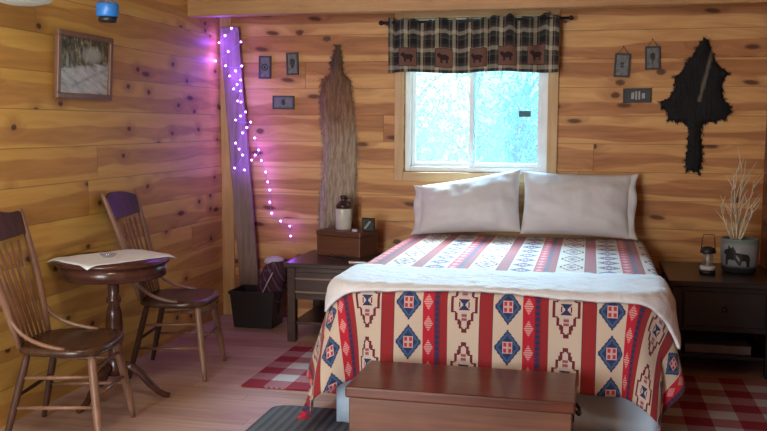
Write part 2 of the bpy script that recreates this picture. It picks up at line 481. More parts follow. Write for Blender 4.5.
# ------------------------------------------------------------------ the room
mb = MB().box((WL - .15, WF - .2, -.1), (WR + .15, WY + .15, 0)); struct(mb.build('floor', M['floor']))
mb = MB().box((WL - .15, WF - .2, CEIL), (WR + .15, WY + .15, CEIL + .1)); struct(mb.build('ceiling', M['ceil']))
mb = MB()
mb.box((WL - .15, WY, 0), (OX0, WY + .13, CEIL)); mb.box((OX1, WY, 0), (WR + .15, WY + .13, CEIL))
mb.box((OX0, WY, 0), (OX1, WY + .13, OZ0)); mb.box((OX0, WY, OZ1), (OX1, WY + .13, CEIL))
struct(mb.build('wall_back', M['back']))
struct(MB().box((WL - .15, WF, 0), (WL, WY, CEIL)).build('wall_left', M['left']))
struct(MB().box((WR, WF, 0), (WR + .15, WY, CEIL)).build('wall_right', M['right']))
mb = MB()   # wall behind the camera with a wide opening on the left
FX0, FX1, FZ0, FZ1 = -2.38, -1.15, .25, 2.0
mb.box((WL - .15, WF - .15, 0), (FX0, WF, CEIL)); mb.box((FX1, WF - .15, 0), (WR + .15, WF, CEIL))
mb.box((FX0, WF - .15, 0), (FX1, WF, FZ0)); mb.box((FX0, WF - .15, FZ1), (FX1, WF, CEIL))
struct(mb.build('wall_front', M['back']))
struct(MB().box((WL, WY - .018, 0), (WL + .085, WY, CEIL)).build('trim_1', M['trimwood'], bevel=.004))
# tie beam across the room
bt = MB().box((WL, 5.19, 1.957), (WR, 5.28, CEIL)).build('ceiling_beam', M['beam'], bevel=.006)
struct(bt)

# ------------------------------------------------------------------ window
w1 = thing('window_1', 'white sliding window in pine casing above the bed', 'window', (0, WY, OZ0)); w1['kind'] = 'structure'
def wp(mb, name, mat, bevel=0.0, parent=w1):
    o = mb.build(name, mat, parent, bevel); return o
zt = OZ1 - OZ0
mb = MB(); mb.box((OX0 - .058, -.018, -.06), (OX0, 0, zt + .055)); wp(mb, 'casing', M['trimwood'], .003)
mb = MB(); mb.box((OX1, -.018, -.06), (OX1 + .062, 0, zt + .055)); wp(mb, 'casing', M['trimwood'], .003)
mb = MB(); mb.box((OX0, -.02, -.06), (OX1, 0, 0)); wp(mb, 'casing', M['trimwoodx'], .003)
mb = MB(); mb.box((OX0, -.018, zt), (OX1, 0, zt + .055)); wp(mb, 'casing', M['trimwoodx'], .003)
F0, F1 = OX0 + .002, OX1 - .002
mb = MB(); fw = .036
mb.box((F0, .03, .002), (F0 + fw, .11, zt - .002)); mb.box((F1 - fw, .03, .002), (F1, .11, zt - .002))
mb.box((F0 + fw, .03, .002), (F1 - fw, .11, fw)); mb.box((F0 + fw, .03, zt - fw), (F1 - fw, .11, zt - .002))
wp(mb, 'window_frame', M['vinyl'], .004)
XM = -.742; sw = .026
def sash(x0, x1, y0, y1):
    mb = MB(); lo, hi = fw, zt - fw
    mb.box((x0, y0, lo), (x0 + sw, y1, hi)); mb.box((x1 - sw, y0, lo), (x1, y1, hi))
    mb.box((x0 + sw, y0, lo), (x1 - sw, y1, lo + sw)); mb.box((x0 + sw, y0, hi - sw), (x1 - sw, y1, hi))
    return mb
s1 = wp(sash(F0 + fw, XM + .02, .075, .105), 'sash', M['vinyl'], .003)
s2 = wp(sash(XM - .02, F1 - fw, .038, .068), 'sash', M['vinyl'], .003)
wp(MB().box((F0 + fw + sw, .088, fw + sw), (XM + .02 - sw, .092, zt - fw - sw)), 'pane', M['glass'], 0, s1)
wp(MB().box((XM - .02 + sw, .051, fw + sw), (F1 - fw - sw, .055, zt - fw - sw)), 'pane', M['screen'], 0, s2)
wp(MB().box((-.45, .046, .355), (-.375, .0505, .392)), 'sticker', plain('sticker_teal', (.05, .17, .22), .6), 0, s2)

# ------------------------------------------------------------------ outside
g = MB().box((-14, 6.2, -.7), (10, 26, -.6)).build('ground', M['grass']); struct(g)
def tree(name, label, cat, x, y, z0, h, r, n, seed, trunk=.05, col=None, group=None):
    rr = random.Random(seed)
    t = thing(name, label, cat, (x, y, z0))
    mb = MB()
    mb.tube([(0, 0, 0), (.05, 0, h * .3), (-.04, .05, h * .6), (0, 0, h * .9)], [trunk, trunk * .8, trunk * .55, trunk * .2], 8)
    for k in range(9):
        a = rr.random() * 6.28; z = h * rr.uniform(.25, .75)
        mb.tube([(0, 0, z), (r * .4 * math.cos(a), r * .4 * math.sin(a), z + h * .1), (r * .8 * math.cos(a), r * .8 * math.sin(a), z + h * .16)], [trunk * .4, trunk * .25, trunk * .08], 5)
    mb.build('trunk', M['bark'], t)
    bm = MB()
    for k in range(n):
        d = Vector((rr.gauss(0, 1), rr.gauss(0, 1), rr.gauss(0, 1))).normalized() * (rr.random() ** .45)
        c = Vector((d.x * r, d.y * r, h * .55 + d.z * h * .48))
        if rr.random() < .5: c += Vector((rr.gauss(0, .12), rr.gauss(0, .12), rr.gauss(0, .12)))
        R = Matrix.Rotation(rr.random() * 6.28, 3, 'Z') @ Matrix.Rotation(rr.gauss(.5, .6), 3, 'X')
        L = rr.uniform(.05, .11); wd = L * .42
        vs = [bm.bm.verts.new(c + R @ Vector(p)) for p in ((0, 0, 0), (wd * .5, L * .5, .01), (0, L, -.01), (-wd * .5, L * .5, .01))]
        bm.bm.faces.new(vs)
    o = bm.build('foliage', M['leaf'] if col is None else col, t)
    return t
tree('shrub', 'pale leafy shrub outside the left window pane', 'shrub', -1.66, 8.9, -.6, 2.15, .46, 2600, 3)
tree('shrub', 'tall loose shrub outside behind the middle of the window', 'shrub', -1.32, 10.3, -.6, 2.7, .55, 1700, 5)
tree('dense_shrub', 'dense shrub outside the right window pane', 'shrub', -.62, 7.9, -.6, 2.3, .42, 2300, 8)
tree('young_tree', 'slender tree further off behind the left pane', 'tree', -2.35, 12.0, -.6, 3.0, .7, 1300, 11)
tree('young_tree', 'leafy tree further off behind the right pane', 'tree', -.85, 12.4, -.6, 3.3, .75, 1500, 12)

# ------------------------------------------------------------------ valance and rod
mb = MB()
mb.tube([(-1.30, 5.615, 1.940), (-.15, 5.615, 1.946)], .008, 10)
rod = thing('curtain_rod', 'thin dark curtain rod over the window', 'curtain rod', (0, 0, 0))
mb.build('rod', M['black'], rod)
for xx, sg in ((-1.30, -1), (-.15, 1)):
    MB().ico((xx + sg * .012, 5.615, 1.940 if sg < 0 else 1.946), .016, 2).build('finial', M['black'], rod, smooth=True)
    xb = xx - sg * .025
    MB().box((xb - .008, 5.615, 1.925), (xb + .008, WY, 1.935)).build('bracket', M['black'], rod)
mb = MB(); bm = mb.bm; uvl = bm.loops.layers.uv.new('UVMap')
NX, NZ = 260, 26; H0 = .315
grid = []
for jz in range(NZ + 1):
    row = []
    for ix in range(NX + 1):
        s = ix / NX; t = jz / NZ
        xx = -1.262 + s * 1.06
        ph = s * 34 + 1.6 * math.sin(s * 9) + .6 * math.sin(s * 23)
        amp = .014 + .010 * t + .004 * math.sin(s * 17)
        z0 = 1.628 + .006 * math.sin(s * 12) - .002
        top = 1.955 + .030 * (noise.noise(Vector((s * 26, 1.3, 0)))) + .02 * max(0, noise.noise(Vector((s * 9, 7, 0))))
        z = z0 + (top - z0) * t
        yy = 5.612 + amp * math.sin(ph) - .012 + (0.004 if t > .93 else 0)
        if .90 < t < .97: yy += .001
        xx += .006 * math.cos(ph) * (1 - .4 * t) 
        row.append((bm.verts.new((xx, yy - .012, z)), s * 1.12, t * H0))
    grid.append(row)
for jz in range(NZ):
    for ix in range(NX):
        q = [grid[jz][ix], grid[jz][ix + 1], grid[jz + 1][ix + 1], grid[jz + 1][ix]]
        f = bm.faces.new([a[0] for a in q]); f.smooth = True
        for l, a in zip(f.loops, q): l[uvl].uv = (a[1], a[2])
val = mb.build('valance_curtain', M['plaid'], None, solid=.003)
tag(val, 'gathered dark plaid valance with five brown animal patches over the window', 'curtain')

# ------------------------------------------------------------------ pelts
def in_poly(x, z, poly):
    c = False; n = len(poly)
    for i in range(n):
        x1, z1 = poly[i]; x2, z2 = poly[(i + 1) % n]
        if (z1 > z) != (z2 > z) and x < (x2 - x1) * (z - z1) / (z2 - z1) + x1: c = not c
    return c
def edge_dist(x, z, poly):
    p = Vector((x, z)); best = 9
    for i in range(len(poly)):
        a = Vector(poly[i]); b2 = Vector(poly[(i + 1) % len(poly)]); ab = b2 - a
        t = max(0, min(1, (p - a).dot(ab) / max(1e-9, ab.length_squared)))
        best = min(best, (p - a - ab * t).length)
    return best
def resample(poly, step):
    out = []
    for i in range(len(poly)):
        a = Vector(poly[i]); b2 = Vector(poly[(i + 1) % len(poly)]); n = max(1, int((b2 - a).length / step))
        for k in range(n): out.append(tuple(a + (b2 - a) * k / n))
    return out
def pelt(name, poly, y0, mat, thick, seed, ntuft, tl):
    """domed hide: back face flat against the wall, front domed, covered by short tufts; local z from polygon"""
    rr = random.Random(seed); mb = MB(); bm = mb.bm
    fine = resample(poly, .03)
    st = .008
    xs = [p[0] for p in poly]; zs = [p[1] for p in poly]
    nx = int((max(xs) - min(xs)) / st) + 2; nz = int((max(zs) - min(zs)) / st) + 2
    vt = {}
    def V(i, j):
        if (i, j) not in vt:
            x = min(xs) + i * st; z = min(zs) + j * st
            d = edge_dist(x, z, poly) if in_poly(x, z, poly) else 0
            h = thick * math.sqrt(max(0, 1 - (1 - min(1, d / .05)) ** 2)) + .005 * noise.noise(Vector((x * 14, z * 9, seed)))
            vt[(i, j)] = (bm.verts.new((x, y0 - max(h, .004) - .002, z)), bm.verts.new((x, y0, z)))
        return vt[(i, j)]
    cells = {(i, j) for i in range(nx) for j in range(nz) if in_poly(min(xs) + (i + .5) * st, min(zs) + (j + .5) * st, poly)}
    for i, j in cells:
        q = [V(i, j), V(i + 1, j), V(i + 1, j + 1), V(i, j + 1)]
        f = bm.faces.new([a[0] for a in q]); f.smooth = True
        bm.faces.new([a[1] for a in q][::-1])
        for (di, dj), (a, c2) in (((0, -1), (0, 1)), ((1, 0), (1, 2)), ((0, 1), (2, 3)), ((-1, 0), (3, 0))):
            if (i + di, j + dj) not in cells:
                bm.faces.new([q[a][0], q[a][1], q[c2][1], q[c2][0]])
    n = 0
    while n < ntuft:
        if n % 3 == 0:      # fringe round the edge
            k = rr.randrange(len(fine)); x, z = fine[k]; x += rr.gauss(0, .006); z += rr.gauss(0, .006)
            px, pz = fine[k - 1]; nx_, nz_ = fine[(k + 1) % len(fine)]
            ox, oz = (nz_ - pz), -(nx_ - px); L = math.hypot(ox, oz) or 1
            o = Vector((ox / L, 0, oz / L))
            if in_poly(x + o.x * .02, z + o.z * .02, poly): o = -o
            dr = (o * .7 + Vector((rr.gauss(0, .25), -.25, -.75))).normalized(); yb = y0 - .008
        else:
            x = rr.uniform(min(xs), max(xs)); z = rr.uniform(min(zs), max(zs))
            if not in_poly(x, z, poly): continue
            d = edge_dist(x, z, poly)
            yb = y0 - thick * math.sqrt(max(0, 1 - (1 - min(1, d / .05)) ** 2)) - .001
            dr = Vector((rr.gauss(0, .22), -.35, -1)).normalized()
        L = tl * rr.uniform(.6, 1.3); b0 = Vector((x, yb, z)); side = Vector((1, rr.gauss(0, .3), 0)) * .0022
        bm.faces.new([bm.verts.new(b0 - side), bm.verts.new(b0 + side), bm.verts.new(b0 + dr * L)])
        n += 1
    me = bpy.data.meshes.new(name)
    bm.to_mesh(me); bm.free()
    o = bpy.data.objects.new(name, me); COL.objects.link(o); me.materials.append(mat)
    return o
BZ = .60
bp = [(-1.628, 1.815), (-1.605, 1.812), (-1.588, 1.705), (-1.582, 1.628), (-1.535, 1.589), (-1.522, 1.486), (-1.508, 1.345), (-1.488, 1.189), (-1.494, 0.987), (-1.501, 0.823), (-1.507, 0.665), (-1.548, 0.637), (-1.589, 0.676), (-1.63, 0.648), (-1.685, 0.606), (-1.747, 0.611), (-1.74, 0.818), (-1.719, 0.984), (-1.712, 1.187), (-1.732, 1.344), (-1.738, 1.487), (-1.724, 1.591), (-1.67, 1.629), (-1.663, 1.706)]
o = pelt('brown_pelt', [(x, z - BZ) for x, z in bp], 0, M['furbrown'], .03, 2, 3200, .022)
o.location = (0, WY - .003, BZ); tag(o, 'long brown animal pelt hanging on the back wall left of the window', 'pelt')
KX, KZ = .62, 1.02
kp = [(0.632, 1.826), (0.655, 1.808), (0.686, 1.726), (0.705, 1.674), (0.746, 1.638), (0.78, 1.612), (0.746, 1.574), (0.745, 1.515), (0.756, 1.462), (0.799, 1.415), (0.795, 1.386), (0.769, 1.344), (0.713, 1.332), (0.662, 1.326), (0.635, 1.297), (0.631, 1.267), (0.645, 1.183), (0.648, 1.1), (0.634, 1.022), (0.605, 1.039), (0.565, 1.033), (0.551, 1.099), (0.565, 1.183), (0.568, 1.272), (0.549, 1.32), (0.497, 1.326), (0.445, 1.338), (0.444, 1.379), (0.408, 1.415), (0.395, 1.445), (0.446, 1.469), (0.484, 1.528), (0.478, 1.552), (0.471, 1.593), (0.51, 1.617), (0.536, 1.67), (0.58, 1.728), (0.616, 1.797)]
o = pelt('black_pelt', [(x - KX, z - KZ) for x, z in kp], 0, M['furblack'], .03, 4, 3000, .014)
o.location = (KX, WY - .003, KZ); tag(o, 'black animal pelt with tail hanging on the wall right of the window', 'pelt')

# ------------------------------------------------------------------ wall plaques
def plaque(cx, cz, w, h, label, motif, tilt=0.0, cord=False, pale=False):
    t = thing('wall_plaque', label, 'plaque', (cx, WY, cz), 0, 'small grey plaques on the back wall')
    t.rotation_euler = (0, tilt, 0)
    MB().box((-w / 2 + .004, -.012, -h / 2 + .004), (w / 2 - .004, -.001, h / 2 - .004)).build('plate', M['pewterdark'] if pale else M['pewter'], t, .002)
    e = .011; mb = MB()
    mb.box((-w / 2, -.018, -h / 2), (w / 2, -.002, -h / 2 + e)); mb.box((-w / 2, -.018, h / 2 - e), (w / 2, -.002, h / 2))
    mb.box((-w / 2, -.018, -h / 2 + e), (-w / 2 + e, -.002, h / 2 - e)); mb.box((w / 2 - e, -.018, -h / 2 + e), (w / 2, -.002, h / 2 - e))
    mb.build('rim', M['pewterdark'], t, .002)
    mb = MB()
    for pl in motif: mb.prism(pl, -.016, -.0115, 'Y')
    mb.build('motif', M['palemotif'] if pale else M['motif'], t)
    if cord:
        MB().tube([(-w * .33, -.008, h / 2), (0, -.01, h / 2 + .04), (w * .33, -.008, h / 2)], .002, 6).build('cord', M['jute'], t)
        MB().tube([(0, -.014, h / 2 + .042), (0, 0, h / 2 + .042)], .004, 6).build('nail', M['black'], t)
    return t
def circ(cx, cz, rx, rz, n=14): return [(cx + rx * math.cos(2 * PI * k / n), cz + rz * math.sin(2 * PI * k / n)) for k in range(n)]
def ringp(r0, r1, n=14):
    return [[(r0 * math.cos(a), r0 * math.sin(a)), (r1 * math.cos(a), r1 * math.sin(a)), (r1 * math.cos(b2), r1 * math.sin(b2)), (r0 * math.cos(b2), r0 * math.sin(b2))] for a, b2 in ((2 * PI * k / n, 2 * PI * (k + 1) / n) for k in range(n))]
bird = [(-.006, -.03), (.006, -.03), (.012, -.008), (.02, .012), (.012, .03), (-.002, .036), (-.014, .028), (-.016, .008)]
plaque(-2.117, 1.676, .085, .148, 'upright grey plaque with a dark ring, beside the fairy lights', [circ(0, 0, .008, .010)] + ringp(.017, .024), .02)
plaque(-1.926, 1.697, .082, .145, 'upright grey plaque with a dark bird shape, nearest the brown pelt', [bird], -.03)
plaque(-1.990, 1.445, .150, .088, 'horizontal grey plaque below two upright ones, left of the brown pelt', [circ(0, .002, .013, .02)], .01)
plaque(.168, 1.665, .092, .142, 'plain upright grey plaque hung by a cord, nearest the window on its right', [circ(0, .01, .012, .008), circ(0, -.006, .01, .006)], .05, True)
plaque(.344, 1.707, .088, .138, 'upright grey plaque with a dark leaf, hung by a cord left of the black pelt', [[(0, -.02), (.016, .002), (.014, .022), (0, .034), (-.014, .022), (-.014, .002)], [(-.003, -.04), (.003, -.04), (.003, -.02), (-.003, -.02)]], -.03, True)
plaque(.261, 1.484, .164, .086, 'horizontal dark plaque with pale posts, beside the arm of the black pelt', [[(-.035, -.02), (-.018, -.02), (-.016, .02), (-.033, .018)], [(-.01, -.024), (.0, -.024), (.0, .026), (-.01, .026)], [(.008, -.024), (.018, -.024), (.018, .026), (.008, .024)], [(.028, -.018), (.046, -.018), (.046, .014), (.028, .012)]], -.01, False, True)

# ------------------------------------------------------------------ leaning slab + fairy lights
mb = MB(); nseg = 14; rows = []
for k in range(nseg + 1):
    t = k / nseg; z = 1.94 * t
    cx = -2.185 - .164 * t; cy = 5.60 + .06 * t
    wl = .068 + .006 * noise.noise(Vector((t * 6, 0, 1))); wr_ = .066 + .007 * noise.noise(Vector((t * 5, 9, 1)))
    rows.append([mb.bm.verts.new(p) for p in ((cx - wl, cy - .018, z), (cx + wr_, cy - .018, z), (cx + wr_ - .006, cy + .016, z), (cx - wl + .006, cy + .016, z))])
for A, B in zip(rows, rows[1:]):
    for i in range(4): mb.bm.faces.new([A[i], A[(i + 1) % 4], B[(i + 1) % 4], B[i]])
mb.bm.faces.new(rows[0][::-1]); mb.bm.faces.new(rows[-1])
o = mb.build('rough_plank', M['grey_plank'], None, .004)
tag(o, 'tall weathered plank leaning in the corner, wrapped in lights', 'plank')
LP = [(-2.41, 1.835, 5.62), (-2.352, 1.935, 0), (-2.286, 1.845, 0), (-2.425, 1.715, 5.6), (-2.397, 1.690, 0), (-2.283, 1.687, 0), (-2.369, 1.622, 0), (-2.291, 1.595, 0), (-2.342, 1.536, 0), (-2.292, 1.522, 0), (-2.314, 1.456, 0), (-2.290, 1.449, 0), (-2.258, 1.383, 0),
      (-2.33, 1.329, 0), (-2.223, 1.316, 0), (-2.281, 1.243, 0), (-2.332, 1.175, 0), (-2.283, 1.095, 0), (-2.341, 1.007, 0), (-2.27, .995, 0), (-2.219, 1.062, 0), (-2.168, 1.13, 1), (-2.196, 1.21, 1), (-2.150, 1.06, 1), (-2.12, .983, 1), (-2.106, .917, 1), (-2.093, .863, 1), (-2.093, .782, 1), (-2.08, .708, 1), (-2.017, .656, 1), (-1.953, .624, 1), (-1.947, .557, 1)]
pts = []
for x, z, m_ in LP:
    if m_ == 0: y = 5.60 + .06 * z / 1.94 - .045
    elif m_ == 1: y = WY - .02
    else: y = m_
    q = y / WY if m_ in (0, 1) else 1.0
    pts.append(Vector((x * q, y, 1.30 + (z - 1.30) * q)))
fl = thing('fairy_lights', 'string of purple fairy lights wound round the leaning plank and trailing down the wall', 'string lights', tuple(pts[-1]))
dense = []
for a, b2 in zip(pts, pts[1:]):
    for k in range(4):
        t = k / 4; p = a.lerp(b2, t); p = p + Vector((0, -.004 * math.sin(PI * t), -.012 * math.sin(PI * t))); dense.append(p - pts[-1])
dense.append(Vector((0, 0, 0))); dense.append(Vector((.03, -.02, -.05)))
MB().tube(dense, .0016, 5).build('cord', M['lightcord'], fl)
bulb = None
extra = [pts[k].lerp(pts[k + 1], .5) for k in (0, 2, 5, 7, 12, 14, 16, 20)]
for p in pts + extra:
    if bulb is None:
        bulb = MB().ico((0, 0, 0), .0054, 2).build('bulb', M['bulb'], fl, smooth=True); bulb.location = p - pts[-1]
    else:
        c_ = bulb.copy(); COL.objects.link(c_); c_.parent = fl; c_.location = p - pts[-1] + Vector((0, -.006, 0))

# ------------------------------------------------------------------ framed picture on the left wall
fr_ = thing('framed_picture', 'wood-framed snowy woodland picture hanging on the left wall', 'picture', (WL + .001, 3.985, 1.42))
fr_.rotation_euler = (0, math.radians(3.5), 0)
W2, H2, e = .243, .315, .026
mb = MB()
mb.box((0, -W2, 0), (.026, W2, e)); mb.box((0, -W2, H2 - e), (.026, W2, H2))
mb.box((0, -W2, e), (.026, -W2 + e, H2 - e)); mb.box((0, W2 - e, e), (.026, W2, H2 - e))
mb.build('frame', M['framewood'], fr_, .003)
mb = MB(); uvl = mb.bm.loops.layers.uv.new('UVMap')
mb.box((.004, -W2 + e, e), (.012, W2 - e, H2 - e))
for f in mb.bm.faces:
    for l in f.loops: l[uvl].uv = ((l.vert.co.y + W2 - e) / (2 * (W2 - e)), (l.vert.co.z - e) / (H2 - 2 * e))
mb.build('print', M['print'], fr_)

# ------------------------------------------------------------------ hanging lantern and glass shade
t = thing('hanging_lantern', 'small blue lantern hanging above the framed picture', 'lantern', (-1.945, 3.4, 1.715))
MB().lathe([(.0, 0), (.034, 0), (.037, .006), (.037, .02), (.0, .02)], seg=24).build('base', M['black'], t)
MB().lathe([(.0, .02), (.042, .02), (.045, .026), (.046, .068), (.043, .073), (.0, .073)], seg=24).build('band', M['blue'], t)
MB().lathe([(.0, .073), (.03, .073), (.032, .10), (.03, .15), (.0, .15)], seg=24).build('globe', M['globe'], t)
for k in range(4):
    a = k * PI / 2 + .4
    MB().tube([(.034 * math.cos(a), .034 * math.sin(a), .073), (.034 * math.cos(a), .034 * math.sin(a), .15)], .003, 6).build('cage_wire', M['steel'], t)
MB().lathe([(.0, .15), (.04, .15), (.03, .175), (.01, .19), (.0, .19)], seg=24).build('cap', M['blue'], t)
MB().tube([(0, 0, .19), (0, 0, CEIL - 1.715)], .003, 6).build('hanger', M['black'], t)
t = thing('glass_lamp_shade', 'pale glass lamp shade hanging by the ceiling at the left edge', 'lamp', (-2.20, 3.2, 1.765))
MB().lathe([(.0, .0), (.06, .002), (.105, .014), (.118, .03), (.108, .06), (.07, .11), (.045, .15), (.0, .15)], seg=32).build('shade', M['shade'], t)
MB().lathe([(.0, .15), (.03, .15), (.03, .20), (.0, .20)], seg=20).build('fitter', M['steel'], t)
MB().tube([(0, 0, .2), (0, 0, CEIL - 1.765)], .006, 8).build('stem', M['black'], t)

# ------------------------------------------------------------------ chairs
def make_chair(label, loc, rz):
    t = thing('dining_chair', label, 'chair', loc, rz, None)
    zs = .405
    # seat: rounded saddle outline
    ol = []
    for k in range(40):
        a = 2 * PI * k / 40; c, s = math.cos(a), math.sin(a)
        r = 1 / (abs(c) ** 3.2 + abs(s) ** 3.2) ** (1 / 3.2)
        x = c * r * .19 - .008; y = s * r * (.2 + .012 * c)
        ol.append((x, y))
    mb = MB(); bm = mb.bm
    lv = []
    for (sc, z) in ((.0, zs - .010), (.45, zs - .010), (.78, zs - .004), (.94, zs), (1.0, zs - .008), (1.0, zs - .026), (.95, zs - .034)):
        lv.append([bm.verts.new((x * sc, y * sc, z)) for x, y in ol] if sc else [bm.verts.new((0, 0, z))])
    for k in range(40): bm.faces.new([lv[0][0], lv[1][k], lv[1][(k + 1) % 40]])
    for A, B in zip(lv[1:], lv[2:]):
        for k in range(40): bm.faces.new([A[k], B[k], B[(k + 1) % 40], A[(k + 1) % 40]])
    bm.faces.new(lv[-1]); mb.build('seat', M['seatwood'], t, smooth=True)
    # front apron strip with worn lighter edge
    tx, bx, zt_ = -.328, -.170, .962
    def bk(y, f):   # point on the raked back, f 0..1
        return Vector((bx + (tx - bx) * f - .012 * math.sin(PI * f) * -1, y, zs - .01 + (zt_ - zs + .01) * f))
    for sy in (-1, 1):
        p = [bk(sy * (.140 + .088 * f), f) for f in (0, .15, .35, .55, .75, .9, 1.0)]
        MB().tube(p, [.012, .015, .0165, .016, .014, .0125, .008], 10).build('back_post', M['chairlight'], t)
    # crest rail: curved board
    mb = MB(); nn = 16; sec = []
    for k in range(nn + 1):
        s = -1 + 2 * k / nn; y = s * .214
        zt2 = .925 + .022 * (1 - s * s) - .01 * abs(s) ** 4; zb = .812 + .014 * s * s
        q = []
        for z, th in ((zb, -.008), (zb, .008), (zt2, .008), (zt2, -.008)):
            f = (z - zs) / (zt_ - zs)
            p = bk(y, f); q.append(mb.bm.verts.new((p.x + th - .028 * (1 - s * s), p.y, z)))
        sec.append(q)
    for A, B in zip(sec, sec[1:]):
        for k in range(4): mb.bm.faces.new([A[k], A[(k + 1) % 4], B[(k + 1) % 4], B[k]])
    mb.bm.faces.new(sec[0][::-1]); mb.bm.faces.new(sec[-1])
    mb.build('crest_rail', M['chairwood'], t, .003)
    for k in range(6):
        y = -.115 + k * .046
        s = y / .198
        a = Vector((bx + .002 - .006 * (1 - s * s), y * .80, zs - .012)); f = (.80 - zs) / (zt_ - zs)
        p2 = bk(y, f); c_ = Vector((p2.x - .028 * (1 - s * s), y * 1.2, .80))
        MB().tube([a, a.lerp(c_, .3), a.lerp(c_, .6), c_], [.006, .0085, .0075, .006], 8).build('spindle', M['chairlight'], t)
    for sy in (-1, 1):   # bentwood hip braces
        P0 = bk(sy * .161, .26); P3 = Vector((.035, sy * .186, zs - .004))
        pp = []
        for k in range(11):
            q = k / 10
            P1 = P0 + Vector((.03, 0, -.10)); P2 = P3 + Vector((-.12, 0, .018))
            pp.append(P0 * (1 - q) ** 3 + P1 * 3 * q * (1 - q) ** 2 + P2 * 3 * q * q * (1 - q) + P3 * q ** 3)
        MB().tube(pp, [.009] * 11, 8).build('hip_brace', M['chairlight'], t)
    tops = {}
    for (nx, px, fx, fy) in (('f', .125, .175, .205), ('r', -.135, -.225, .19)):
        for sy in (-1, 1):
            A = Vector((px, sy * .145, zs - .025)); B = Vector((fx, sy * fy, 0)); tops[(nx, sy)] = (A, B)
            pr = [.014, .017, .0185, .017, .0185, .0145, .011] if nx == 'f' else [.013, .0155, .016, .015, .015, .013, .010]
            MB().tube([A.lerp(B, q) for q in (0, .12, .3, .5, .62, .85, 1)], pr, 10).build('leg', M['chairlight'] if nx == 'f' else M['chairwood'], t)
    def at(key, z):
        A, B = tops[key]; return A.lerp(B, (A.z - z) / A.z)
    for z in (.285, .165):
        for sy in (-1, 1):
            a, c_ = at(('f', sy), z), at(('r', sy), z - .01)
            MB().tube([a, a.lerp(c_, .5), c_], [.006, .0095, .006], 8).build('stretcher', M['chairlight'], t)
    for z in (.31, .20):
        a, c_ = at(('f', -1), z), at(('f', 1), z)
        MB().tube([a, a.lerp(c_, .5), c_], [.006, .0095, .006], 8).build('stretcher', M['chairlight'], t)
    a, c_ = at(('r', -1), .2), at(('r', 1), .2)
    MB().tube([a, a.lerp(c_, .5), c_], [.006, .009, .006], 8).build('stretcher', M['chairwood'], t)
    return t
CL = 'dark spindle-back wooden chair '
ch = make_chair(CL + 'on the near side of the pedestal table', (-2.092, 3.32, 0), .18)
c2 = copy_thing(ch, CL + 'between the pedestal table and the room corner', (-2.085, 4.32, 0), .16)
ch['group'] = c2['group'] = 'spindle-back chairs by the left wall'

# ------------------------------------------------------------------ pedestal table
TX, TY, TZ = -2.166, 3.775, .676
t = thing('pedestal_table', 'small round dark pedestal table between two chairs', 'table', (TX, TY, 0))
MB().lathe([(0, TZ - .018), (.258, TZ - .018), (.262, TZ - .012), (.262, TZ - .004), (.258, TZ), (0, TZ)], seg=56).build('tabletop', M['tablewood'], t)
MB().lathe([(0, TZ - .085), (.232, TZ - .085), (.242, TZ - .080), (.245, TZ - .019), (0, TZ - .019)], seg=56).build('apron', M['tablewood'], t)
MB().lathe([(0, .12), (.040, .12), (.046, .15), (.046, .19), (.036, .205), (.028, .23), (.036, .30), (.040, .36), (.034, .42), (.025, .46), (.034, .47), (.034, .485), (.024, .50), (.028, .56), (.04, .585), (.06, TZ - .086), (0, TZ - .086)], seg=24).build('pedestal', M['tablewood'], t)
for k in range(3):
    a = math.radians(18 + 120 * k); d = Vector((math.cos(a), math.sin(a), 0))
    pr = [(.03, .165), (.075, .155), (.12, .12), (.16, .07), (.195, .035), (.225, .018), (.25, .013)]
    MB().tube([d * r + Vector((0, 0, z)) for r, z in pr], [.022, .021, .019, .017, .015, .014, .0125], 10).build('leg', M['tablewood'], t)
# cloth on the table
mb = MB(); bm = mb.bm; g_ = []
NG = 22; A0 = .170; B0 = .235
rot = Matrix.Rotation(math.radians(62), 3, 'Z')
for i in range(NG + 1):
    r_ = []
    for j in range(NG + 1):
        x = (-1 + 2 * i / NG) * B0; y = (-1 + 2 * j / NG) * A0
        p = rot @ Vector((x, y, 0)); rr_ = math.hypot(p.x, p.y)
        z = TZ + .003 + .002 * noise.noise(Vector((x * 20, y * 20, 0)))
        if rr_ > .262: z -= (rr_ - .262) * .5
        r_.append(bm.verts.new((TX + p.x, TY + p.y, z)))
    g_.append(r_)
for i in range(NG):
    for j in range(NG):
        f = bm.faces.new([g_[i][j], g_[i + 1][j], g_[i + 1][j + 1], g_[i][j + 1]]); f.smooth = True
o = mb.build('table_runner', M['lace'], None, solid=.003)
tag(o, 'white lace cloth lying on the small round table', 'tablecloth')
o = MB().lathe([(0, 0), (.022, 0), (.034, .008), (.040, .018), (.037, .018), (.03, .009), (0, .006)], (0, 0, 0), 24).build('glass_dish', M['globe'])
o.location = (TX - .01, TY - .02, TZ + .0085); tag(o, 'little glass dish on the white lace cloth', 'dish')

